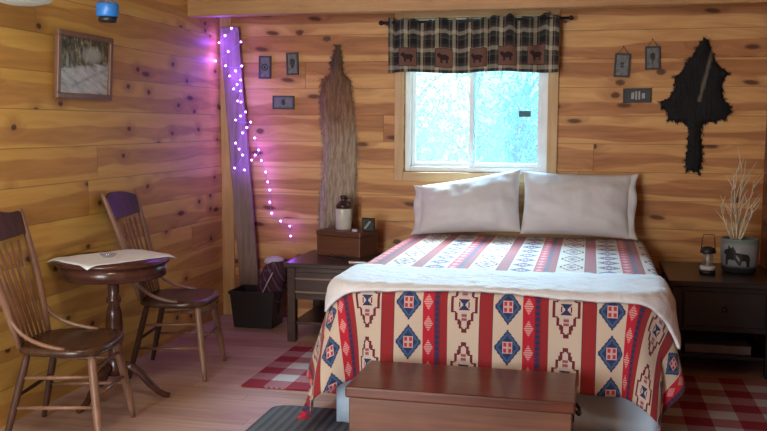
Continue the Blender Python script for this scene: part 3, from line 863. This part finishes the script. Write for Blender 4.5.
# ------------------------------------------------------------------ bin and quilt
t = thing('waste_bin', 'square black bin on the floor beside the left nightstand', 'bin', (-2.085, 5.44, 0), 0)
mb = MB(); w0, w1_, h = .125, .15, .235
mb.hexa([(-w0, -w0 * .8, 0), (w0, -w0 * .8, 0), (w0, w0 * .8, 0), (-w0, w0 * .8, 0)], [(-w1_, -w1_ * .8, .01), (w1_, -w1_ * .8, .01), (w1_, w1_ * .8, .01), (-w1_, w1_ * .8, .01)])
bm = mb.bm
def ring(w, z): return [bm.verts.new(p) for p in ((-w, -w * .8, z), (w, -w * .8, z), (w, w * .8, z), (-w, w * .8, z))]
bm.clear(); R_ = [ring(.128, 0), ring(.150, h), ring(.142, h), ring(.120, .01)]
for A, B in zip(R_, R_[1:]):
    for k in range(4): bm.faces.new([A[k], A[(k + 1) % 4], B[(k + 1) % 4], B[k]])
bm.faces.new(R_[0][::-1]); bm.faces.new(R_[3])
mb.build('body', M['bin'], t, .004)
mb = MB(); bm = mb.bm
Ro = [ring(.156, h - .016), ring(.157, h + .004), ring(.142, h + .004), ring(.1515, h - .016)]
for A, B in zip(Ro, Ro[1:] + Ro[:1]):
    for k in range(4): bm.faces.new([A[k], A[(k + 1) % 4], B[(k + 1) % 4], B[k]])
mb.build('rim', M['bin'], t, .002)
# folded quilt standing in the bin and slumping against the nightstand
t = thing('folded_quilt', 'dark patterned quilt slumped out of the black bin against the nightstand', 'quilt', (-2.000, 5.43, .06))
mb = MB(); bm = mb.bm; S_ = []
prof = [(0.0, .045, .0), (.05, .06, -.005), (.13, .072, .0), (.20, .085, .012), (.27, .088, .03), (.33, .082, .05), (.36, .06, .06), (.372, .03, .065)]
for z, w, dx in prof:
    r_ = []
    for k in range(28):
        a = 2 * PI * k / 28; c, s = math.cos(a), math.sin(a)
        rr_ = 1 / (abs(c) ** 3 + abs(s) ** 3) ** (1 / 3)
        fo = 1 + .05 * math.sin(5 * a + z * 14) + .05 * noise.noise(Vector((c * 2, s * 2, z * 9)))
        r_.append(bm.verts.new((dx + c * rr_ * w * fo, s * rr_ * (.085 - .02 * z) * fo, z)))
    S_.append(r_)
for A, B in zip(S_, S_[1:]):
    for k in range(28): bm.faces.new([A[k], A[(k + 1) % 28], B[(k + 1) % 28], B[k]])
bm.faces.new(S_[0][::-1]); bm.faces.new(S_[-1])
mb.build('folds', M['quilt'], t, smooth=True)
MB().tube([(.052, -.088, .305), (.02, -.098, .24), (-.012, -.098, .175)], [.011, .013, .011], 8, .35).build('white_strip', M['quiltwhite'], t)
mb = MB()
mb.lathe([(0, .345), (.045, .347), (.066, .362), (.06, .385), (.03, .394), (0, .395)], (.035, -.005, 0), 24); mb.build('white_fold', M['quiltwhite'], t)

# ------------------------------------------------------------------ left nightstand
NZ_ = .48
t = thing('nightstand', 'dark wooden nightstand with drawer left of the bed, holding the wooden box', 'nightstand', (-1.470, 5.345, 0))
nx, ny = .29, .29
MB().box((-nx - .015, -ny - .015, NZ_ - .028), (nx + .005, ny, NZ_)).build('top', M['nswood'], t, .006)
for sx in (-1, 1):
    for sy in (-1, 1):
        cx, cy = sx * (nx - .03), sy * (ny - .03)
        mb = MB(); mb.box((cx - .026, cy - .026, 0), (cx + .026, cy + .026, NZ_ - .028)); mb.build('leg', M['nswood'], t, .005)
mb = MB()
mb.box((-nx + .056, -ny + .012, .26), (nx - .056, -ny + .03, NZ_ - .028)); mb.box((-nx + .008, -ny + .056, .26), (-nx + .02, ny - .056, NZ_ - .028)); mb.box((nx - .02, -ny + .056, .26), (nx - .008, ny - .056, NZ_ - .028)); mb.box((-nx + .056, ny - .03, .26), (nx - .056, ny - .012, NZ_ - .028))
mb.build('case', M['nswood'], t)
d_ = MB().box((-nx + .06, -ny + .002, .285), (nx - .06, -ny + .012, .425)).build('drawer', M['nswood'], t, .003)
MB().box((-nx + .058, -ny - .008, .383), (nx - .058, -ny + .002, .393)).build('drawer_rail', M['nsedge'], d_, .002)
MB().box((-nx + .058, -ny - .008, .302), (nx - .058, -ny + .002, .312)).build('drawer_rail', M['nsedge'], d_, .002)
MB().box((-nx + .03, -ny + .03, .10), (nx - .03, ny - .03, .12)).build('shelf', M['nswood'], t, .003)
# box
bxa = -.28
t = thing('wooden_box', 'brown wooden box standing on the left nightstand', 'box', (-1.495, 5.485, NZ_), bxa)
MB().box((-.158, -.115, 0), (.158, .115, .124)).build('body', M['boxwood'], t, .004)
MB().box((-.162, -.119, .126), (.162, .119, .158)).build('lid', M['boxwood'], t, .005)
ZB = NZ_ + .158
t = thing('stoneware_jug', 'white and brown stoneware jug on the wooden box', 'jug', (-1.525, 5.50, ZB))
MB().lathe([(0, 0), (.046, 0), (.05, .006), (.052, .125), (.05, .136), (0, .136)], seg=32).build('body', M['cream'], t)
MB().lathe([(0, .136), (.051, .134), (.048, .156), (.033, .174), (.02, .182), (.019, .198), (.024, .203), (.024, .214), (.014, .216), (0, .21)], seg=32).build('shoulder', M['brownglaze'], t)
MB().tube([(.018, 0, .196), (.036, 0, .198), (.044, 0, .18), (.040, 0, .158)], .006, 8).build('handle', M['brownglaze'], t)
t = thing('desk_clock', 'small dark square clock on the wooden box', 'clock', (-1.345, 5.43, ZB), -.2)
MB().box((-.042, -.010, 0), (.042, .012, .084)).build('case', M['motif'], t, .004)
MB().box((-.033, -.0125, .010), (.033, -.0102, .074)).build('face', plain('clock_face', (.06, .075, .07), .25), t)
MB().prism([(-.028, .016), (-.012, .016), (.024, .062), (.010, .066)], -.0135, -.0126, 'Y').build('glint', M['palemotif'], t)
o = MB().lathe([(0, 0), (.017, 0), (.019, .006), (.015, .014), (0, .015)], seg=18).build('bottle_cap', M['white']); o.location = (-1.425, 5.395, ZB)
tag(o, 'small white cap lying on the wooden box between jug and clock', 'cap')
o = MB().lathe([(0, 0), (.012, 0), (.014, .008), (.012, .026), (0, .028)], seg=18).build('pill_pot', M['white']); o.location = (-1.69, 5.50, NZ_)
tag(o, 'tiny white pot on the nightstand left of the wooden box', 'pot')
t = thing('eyeglasses', 'dark-rimmed eyeglasses folded on the left nightstand', 'glasses', (-1.49, 5.235, NZ_), -.1)
for sx in (-1, 1):
    mb = MB(); pp = [(sx * .034 + .026 * math.cos(a), -.01, .018 + .016 * math.sin(a)) for a in [2 * PI * k / 16 for k in range(17)]]
    mb.tube(pp, .0028, 6).build('rim', M['motif'], t)
    MB().tube([(sx * .06, -.008, .022), (sx * .055, .03, .012), (-sx * .03, .05, .005)], .003, 6).build('temple', M['motif'], t)
MB().tube([(-.009, -.01, .02), (0, -.012, .024), (.009, -.01, .02)], .0025, 6).build('bridge', M['motif'], t)
o = MB().box((-.055, -.014, 0), (.055, .014, .006)).build('folding_knife', M['steel'], None, .002); o.location = (-1.345, 5.17, NZ_); o.rotation_euler = (0, 0, .12)
tag(o, 'slim silver folding knife on the left nightstand near the white throw', 'knife')

# ------------------------------------------------------------------ bed
BX, FY, HY, HW, BT = -.385, 3.665, 5.60, .665, .612
bed = thing('bed', 'double bed under the window, dressed with a patterned blanket', 'bed', (BX, (FY + HY) / 2, 0))
def lo(x, y, z): return (x - BX, y - (FY + HY) / 2, z)
MB().box(lo(BX - HW + .02, FY + .02, .10), lo(BX + HW - .02, HY, .345)).build('box_spring', M['mattress'], bed, .03)
MB().box(lo(BX - HW + .004, FY + .004, .347), lo(BX + HW - .004, HY, BT - .004)).build('mattress', M['mattress'], bed, .05)
mb = MB(); bm = mb.bm; path = []
def skp():
    n = 60; L = []
    for k in range(n): L.append((BX - HW, HY - (HY - FY) * k / n, -1, 0))
    for k in range(n): L.append((BX - HW + 2 * HW * k / n, FY, 0, -1))
    for k in range(n + 1): L.append((BX + HW, FY + (HY - FY) * k / n, 1, 0))
    return L
prev = None
for k, (x, y, nx_, ny_) in enumerate(skp()):
    col_ = []
    for z in (.36, .30, .2, .1, .012):
        q = (.36 - z) / .35
        w = .010 * q * math.sin(k * .9) + .008 * q * math.sin(k * .37 + 1) - .012 + .012 * q
        col_.append(bm.verts.new(lo(x + nx_ * w, y + ny_ * w, z)))
    if prev:
        for i in range(4): f = bm.faces.new([prev[i], col_[i], col_[i + 1], prev[i + 1]]); f.smooth = True
    prev = col_
mb.build('bed_skirt', M['skirt'], bed, solid=.002)

def wrap(a, b, top, off, rc=.15, rb=.045, flare=.07, side=None):
    """lay a point of a flat cloth (a across from the centre line, b past the foot edge) over the mattress"""
    sg = 1 if a >= 0 else -1; A = abs(a)
    ix, iy = HW - rc, -rc
    if A > ix and b > iy:
        vx, vy = A - ix, b - iy; ds = math.hypot(vx, vy); d = ds - rc; dx, dy = vx / ds, vy / ds
        ex, ey = ix + dx * rc, iy + dy * rc; corner = abs(2 * dx * dy)
    elif A > ix: d = A - HW; dx, dy = 1, 0; ex, ey = HW, b; corner = 0
    elif b > iy: d = b; dx, dy = 0, 1; ex, ey = A, 0; corner = 0
    else: return Vector((BX + a, FY - b, top + off))
    if d <= 0:
        return Vector((BX + sg * (ex + dx * d), FY - (ey + dy * d), top + off))
    R = rb + off
    if d < R * PI / 2:
        th = d / R; out = -rb + R * math.sin(th) + rb * (1 if False else 0); z = top - rb + R * math.cos(th); out = R * math.sin(th) - rb + rb * 0
        # edge begins rb inside the mattress side
    else:
        rest = d - R * PI / 2; fl_ = flare + (.26 if sg < 0 else .14) * corner + (.06 if sg < 0 and dx > dy and b > -.6 else 0)
        ph = (a * 15 if dy > dx else b * 13) + 1.2
        out = R - rb + rest * fl_ + rest * .05 * math.sin(ph) + rest * .10 * corner * math.sin(6 * math.atan2(dy, dx) + (0 if sg > 0 else 1.5))
        z = top - rb - rest * math.sqrt(max(0, 1 - fl_ * fl_))
    out += .002 + rb
    return Vector((BX + sg * (ex + dx * (out)), FY - (ey + dy * out), max(z, .012)))
def cloth(a0, a1, b0, b1, na, nb, top, off, uv=True, wr=0.0, **kw):
    mb = MB(); bm = mb.bm; uvl = bm.loops.layers.uv.new('UVMap'); G = []
    for j in range(nb + 1):
        row = []
        for i in range(na + 1):
            a = a0(j / nb) + (a1(j / nb) - a0(j / nb)) * i / na
            b2 = b0(i / na) + (b1(i / na) - b0(i / na)) * j / nb
            p = wrap(a, b2, top, off, **kw)
            if wr: p = p + Vector((wr * .4 * noise.noise(Vector((a * 13, b2 * 13, 5))), wr * .4 * noise.noise(Vector((a * 13, b2 * 13, 15))), wr * abs(noise.noise(Vector((a * 7, b2 * 17, 0)))) + wr * .5 * noise.noise(Vector((a * 25, b2 * 25, 0)))))
            row.append((bm.verts.new(p), a, b2))
        G.append(row)
    for j in range(nb):
        for i in range(na):
            q = [G[j][i], G[j][i + 1], G[j + 1][i + 1], G[j + 1][i]]
            f = bm.faces.new([k[0] for k in q]); f.smooth = True
            for l, k in zip(f.loops, q): l[uvl].uv = (k[1], k[2])
    return mb
mb = cloth(lambda t: -HW - .42, lambda t: HW + .36, lambda s: -1.88, lambda s: .395 + .02 * s, 150, 150, BT, .004, flare=.05)
o = mb.build('patterned_blanket', M['blanket'], None, solid=.004)
tag(o, 'cream, red and navy geometric blanket spread over the bed', 'blanket')
mb = cloth(lambda t: -HW - .125 - .015 * math.sin(t * 5), lambda t: HW + .20 + .02 * math.sin(t * 7), lambda s: -.47 + .05 * math.sin(s * 3.4) - .03 * (s - .5), lambda s: .045 + .012 * math.sin(s * 11), 150, 50, BT, .016, wr=.007)
o = mb.build('white_throw', M['throw'], None, solid=.012)
tag(o, 'white knitted throw folded across the foot of the bed', 'throw')

# pillows
def pillow(name, label, cx, cy, cz, w, h, T, lean, roll, seed, sides, slope=0.0):
    t = thing(name, label, 'pillow', (cx, cy, cz), 0, 'pillows against the headboard wall')
    t.rotation_euler = (math.radians(-lean), math.radians(roll), 0)
    N, Mz = 44, 30; mb = MB(); bm = mb.bm
    def pos(s, q, sd):
        pin = 1 - .05 * (1 - s * s); pin2 = 1 - .06 * (1 - q * q) * 1
        x = s * w / 2 * (1 - .045 * (1 - q * q)); z = h / 2 + q * h / 2 * (1 - .06 * (1 - s * s)) + slope * (s - 1) * (q + 1) / 2
        th = T / 2 * (max(0, 1 - abs(s) ** 2.6) ** .55) * (max(0, 1 - abs(q) ** 2.4) ** .55) * (1 + .12 * (-q))
        e = (abs(s) ** 3)
        n = .010 * noise.noise(Vector((s * 4, q * 3, seed))) + .007 * noise.noise(Vector((s * 9 + q * 5, q * 3 - s * 2, seed + 3))) 
        crease = .011 * math.sin(10 * q + 6 * s + seed) * max(0, abs(s) - .45) * 1.6 * (1 - q * q)
        return Vector((x, sd * th + (n + crease) * (1 - s ** 8) * (1 - q ** 8) * (1 if sd < 0 else .3), z))
    F = {}
    for sd in (-1, 1):
        for i in range(N + 1):
            for j in range(Mz + 1):
                s = math.sin((-1 + 2 * i / N) * PI / 2); q = math.sin((-1 + 2 * j / Mz) * PI / 2)
                border = i in (0, N) or j in (0, Mz)
                if border and sd == 1: F[(1, i, j)] = F[(-1, i, j)]
                else: F[(sd, i, j)] = bm.verts.new(pos(s, q, sd))
        for i in range(N):
            for j in range(Mz):
                try:
                    f = bm.faces.new([F[(sd, i, j)], F[(sd, i + 1, j)], F[(sd, i + 1, j + 1)], F[(sd, i, j + 1)]]); f.smooth = True
                except ValueError: pass
    mb.build('cushion', M['pillow'], t)
    # open hem of the pillowcase at the outer end
    mb = MB(); bm = mb.bm; R_ = []
    for k in range(4):
        row = []
        for j in range(25):
            q = -1 + 2 * j / 24
            x = sides * (w / 2 * (.955 - .045 * (1 - q * q)) + k * .018 + .008 * math.sin(q * 5 + 1) * k / 3)
            z = h / 2 + q * h / 2 * (.985 + .01 * k) + slope * (sides - 1) * (q + 1) / 2; y = .008 * math.sin(q * 9 + k * .6) * k / 3 - .004 - .012 * (1 - q * q) * (1 - k / 3)
            row.append(bm.verts.new((x, y, z)))
        R_.append(row)
    for A, B in zip(R_, R_[1:]):
        for j in range(24): f = bm.faces.new([A[j], A[j + 1], B[j + 1], B[j]]); f.smooth = True
    mb.build('pillowcase_hem', M['pillow'], t, solid=.008)
    return t
pillow('bed_pillow', 'white pillow leaning under the left half of the window', -.715, 5.43, .645, .63, .41, .19, 24, -3, 2, -1, .045)
pillow('bed_pillow', 'white pillow leaning to the right of the window', -.085, 5.43, .645, .64, .40, .19, 22, 1.0, 9, 1)

# ------------------------------------------------------------------ chest at the foot
t = thing('blanket_chest', 'reddish brown wooden chest at the foot of the bed', 'chest', (-.440, 3.285, 0), math.radians(-.3))
HWc, HD, CH = .400, .185, .352
MB().box((-HWc, -HD, 0), (HWc, HD, CH - .045)).build('body', M['chestedge'], t, .004)
MB().box((-HWc - .012, -HD - .014, CH - .043), (HWc + .012, HD + .004, CH)).build('lid', M['chestwood'], t, .008)
hd = MB().box((HWc, -.06, CH - .115), (HWc + .006, .06, CH - .055)).build('handle_plate', M['black'], t, .002)
MB().tube([(HWc + .006, -.045, CH - .075), (HWc + .022, -.04, CH - .09), (HWc + .026, 0, CH - .098), (HWc + .022, .04, CH - .09), (HWc + .006, .045, CH - .075)], .007, 8).build('handle', M['black'], t)

# ------------------------------------------------------------------ rugs and mat
def rug(name, label, x0, x1, y0, y1, mat, fringe):
    o = MB().box((0, 0, 0), (x1 - x0, y1 - y0, .008)).build(name, mat, None, .002)
    o.location = (x0, y0, .001); tag(o, label, 'rug'); return o
rug('checked_rug', 'red and white checked rug on the floor left of the bed', -1.668, -.99, 4.105, 5.02, M['rugl'], 0)
rug('checked_rug', 'dark red checked rug in shade between bed and right nightstand', .20, .94, 3.30, 4.82, M['rugr'], 0)
mb = MB(); ol = []
for cx, cy, a0 in ((-.06 + .33, .75 - .07, 0), (.07, .75 - .07, 90), (.07, .07, 180), (.27, .07, 270)):
    for k in range(7):
        a = math.radians(a0 + 15 * k); ol.append((cx + .06 * math.cos(a) * 1, cy + .06 * math.sin(a)))
mb.prism(ol, 0, .009, 'Z'); o = mb.build('door_mat', M['mat'], None, .002); o.location = (-1.412, 3.115, .001); o.scale = (1.45, 1.0, 1)
tag(o, 'dark grey ribbed mat on the floor beside the chest', 'mat')

# ------------------------------------------------------------------ right nightstand, lantern, planter
DZ = .50
t = thing('nightstand', 'large dark nightstand right of the bed with lantern and planter on it', 'nightstand', (.695, 5.215, 0))
dx, dy = .265, .345
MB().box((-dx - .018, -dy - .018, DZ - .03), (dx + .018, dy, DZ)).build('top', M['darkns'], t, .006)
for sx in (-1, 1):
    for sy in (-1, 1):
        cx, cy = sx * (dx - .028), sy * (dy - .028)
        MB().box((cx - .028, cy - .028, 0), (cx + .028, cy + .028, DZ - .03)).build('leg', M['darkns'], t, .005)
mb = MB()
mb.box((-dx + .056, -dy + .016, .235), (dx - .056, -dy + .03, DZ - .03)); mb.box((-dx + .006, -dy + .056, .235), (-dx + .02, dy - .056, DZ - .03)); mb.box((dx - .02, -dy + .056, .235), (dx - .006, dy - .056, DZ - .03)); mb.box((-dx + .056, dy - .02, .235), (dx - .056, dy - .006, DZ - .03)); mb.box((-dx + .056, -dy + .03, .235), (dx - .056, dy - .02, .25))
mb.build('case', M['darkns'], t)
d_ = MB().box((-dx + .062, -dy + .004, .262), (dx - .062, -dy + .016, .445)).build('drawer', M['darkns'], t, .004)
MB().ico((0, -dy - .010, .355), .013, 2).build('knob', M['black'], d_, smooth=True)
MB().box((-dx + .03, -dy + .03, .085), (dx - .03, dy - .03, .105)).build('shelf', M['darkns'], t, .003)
o = MB().box((-.165, -.12, 0), (.165, .12, .045)).build('storage_box', M['shelfgrey'], None, .004); o.location = (.68, 5.06, .105)
tag(o, 'flat grey box on the lower shelf of the right nightstand', 'box')
t = thing('camping_lantern', 'small black camping lantern with wire handle on the right nightstand', 'lantern', (.635, 5.13, DZ))
MB().lathe([(0, 0), (.040, 0), (.043, .006), (.043, .024), (.0, .024)], seg=28).build('base', M['black'], t)
MB().lathe([(0, .024), (.041, .024), (.041, .044), (0, .044)], seg=28).build('band', M['white'], t)
MB().lathe([(0, .044), (.026, .044), (.028, .08), (.026, .115), (0, .115)], seg=28).build('globe', M['globe'], t)
MB().lathe([(0, .045), (.009, .045), (.009, .112), (0, .112)], seg=12).build('tube_lamp', M['white'], t)
MB().lathe([(0, .115), (.040, .115), (.042, .122), (.036, .142), (.015, .15), (0, .15)], seg=28).build('cap', M['black'], t)
MB().tube([(-.036, 0, .13), (-.032, 0, .19), (-.026, 0, .215), (.026, 0, .215), (.032, 0, .19), (.036, 0, .13)], .0025, 6).build('handle', M['black'], t)
t = thing('planter_pot', 'round planter painted with a dark animal, on the right nightstand', 'planter', (.815, 5.25, DZ))
pb = MB().lathe([(0, 0), (.078, 0), (.088, .008), (.097, .06), (.1, .13), (.097, .172), (.1, .18), (.1, .188), (.09, .188), (.088, .172), (0, .165)], seg=40).build('pot', M['planter'], t)
MB().lathe([(0, .166), (.085, .166), (.04, .173), (0, .174)], seg=28).build('soil', M['soil'], t)
# dark painted animal wrapped on the pot front
sil = [(-.075, .045), (-.062, .045), (-.058, .075), (-.02, .075), (.0, .05), (.012, .045), (.018, .072), (.04, .07), (.048, .04), (.06, .04), (.062, .085), (.05, .108), (.02, .112), (-.02, .118), (-.035, .128), (-.03, .15), (-.042, .138), (-.055, .155), (-.056, .136), (-.078, .128), (-.085, .11), (-.07, .1), (-.075, .07)]
mb = MB(); bm = mb.bm
v0 = []; v1 = []
ang0 = -PI / 2 - .2
for a, z in sil:
    th = ang0 + a / .1
    rr_ = .0885 + .0115 * min(1, z / .12) + .0015
    v0.append(bm.verts.new((rr_ * math.cos(th), rr_ * math.sin(th), z))); v1.append(bm.verts.new(((rr_ + .002) * math.cos(th), (rr_ + .002) * math.sin(th), z)))
f = bm.faces.new(v1); bm.faces.new(v0[::-1])
for k in range(len(sil)): bm.faces.new([v0[k], v0[(k + 1) % len(sil)], v1[(k + 1) % len(sil)], v1[k]])
bmesh.ops.triangulate(bm, faces=bm.faces[:])
mb.build('painted_animal', M['motif'], t)
t = thing('twig_bundle', 'bleached bare twigs standing in the painted planter', 'branches', (.795, 5.25, DZ + .172))
rr = random.Random(21)
mb = MB()
def twig(mb, p, d, L, r, lev):
    pts_ = [p]; q = p.copy(); n = 5
    for k in range(n):
        d = (d + Vector((rr.gauss(0, .10), rr.gauss(0, .10), rr.gauss(.05, .05)))).normalized(); q = q + d * L / n; pts_.append(q.copy())
    mb.tube(pts_, [r * (1 - .75 * k / n) for k in range(n + 1)], 6)
    if lev > 0:
        for k in range(1, n + 1):
            for _ in range(rr.choice((1, 1, 2))):
                a = rr.random() * 6.28; dd = (d * 1.0 + Vector((math.cos(a), math.sin(a), .15)) * rr.uniform(.35, .75)).normalized()
                twig(mb, pts_[k], dd, L * rr.uniform(.28, .45), r * .5, lev - 1)
for k, (ax, ay, L) in enumerate(((.02, .0, .40), (.28, .05, .30), (-.30, -.05, .27), (.12, .12, .33), (-.62, -.05, .20), (.5, -.1, .2), (.04, -.06, .36))):
    mbb = MB(); twig(mbb, Vector((ax * .03, ay * .03, 0)), Vector((ax, ay, 1)).normalized(), L, .0072, 1)
    mbb.build('twig', M['twig'], t)

# ------------------------------------------------------------------ light
wd = bpy.data.worlds.new('World'); SC.world = wd; wd.use_nodes = True
bg = wd.node_tree.nodes['Background']
bg.inputs[0].default_value = (.68, .97, 1.0, 1); bg.inputs[1].default_value = 1.3
def area(name, loc, rot, sx, sy, energy, col, portal=False):
    l = bpy.data.lights.new(name, 'AREA'); l.shape = 'RECTANGLE'; l.size = sx; l.size_y = sy; l.energy = energy; l.color = col
    o = bpy.data.objects.new(name, l); COL.objects.link(o); o.location = loc; o.rotation_euler = rot
    if portal: l.cycles.is_portal = True
    return o
# daylight through the window (portal only samples the sky) and through the opening behind the camera
area('window_portal', ((OX0 + OX1) / 2, WY + .2, (OZ0 + OZ1) / 2), (math.radians(-90), 0, 0), OX1 - OX0, OZ1 - OZ0, 1, (1, 1, 1), True)
area('front_daylight', ((FX0 + FX1) / 2, WF - .1, (FZ0 + FZ1) / 2), (math.radians(90), 0, 0), FX1 - FX0, FZ1 - FZ0, 105, (.86, .94, 1.0))
sun = bpy.data.lights.new('sun', 'SUN'); sun.energy = 48.0; sun.angle = math.radians(50); sun.color = (.72, .86, 1.0)
for k in range(0, len(pts), 3):      # the string's own light, lamps at every third bulb
    l = bpy.data.lights.new('fairy_glow', 'POINT'); l.energy = .8 if k < 7 else .5 if k < 22 else .22
    l.color = (.24, .07, 1); l.shadow_soft_size = .006
    o = bpy.data.objects.new('fairy_glow', l); COL.objects.link(o); o.location = pts[k] + Vector((.03, -.06, 0))
so = bpy.data.objects.new('sun', sun); COL.objects.link(so); so.rotation_euler = (math.radians(-57), 0, math.radians(8))
pl = bpy.data.lights.new('left_wall_fill', 'POINT'); pl.energy = 26; pl.color = (1, .92, .76); pl.shadow_soft_size = .12  # added fill brightening the left wall; no lamp hangs here
po = bpy.data.objects.new('left_wall_fill', pl); COL.objects.link(po); po.location = (-1.5, 2.3, 1.95)

# ------------------------------------------------------------------ camera
cam = bpy.data.cameras.new('Camera'); cam.sensor_width = 36; cam.lens = 36 * 900 / 767; cam.clip_start = .05
co = bpy.data.objects.new('Camera', cam); COL.objects.link(co); co.location = (0, 0, 1.30)
R = Matrix.Rotation(math.radians(12.95), 4, 'Z') @ Matrix.Rotation(math.radians(90 - 5.74), 4, 'X') @ Matrix.Rotation(math.radians(.25), 4, 'Z')
co.rotation_euler = R.to_euler(); SC.camera = co
vs = SC.view_settings; vs.view_transform = 'Standard'; vs.look = 'None'; vs.gamma = 1; vs.exposure = 0.12; vs.use_curve_mapping = False
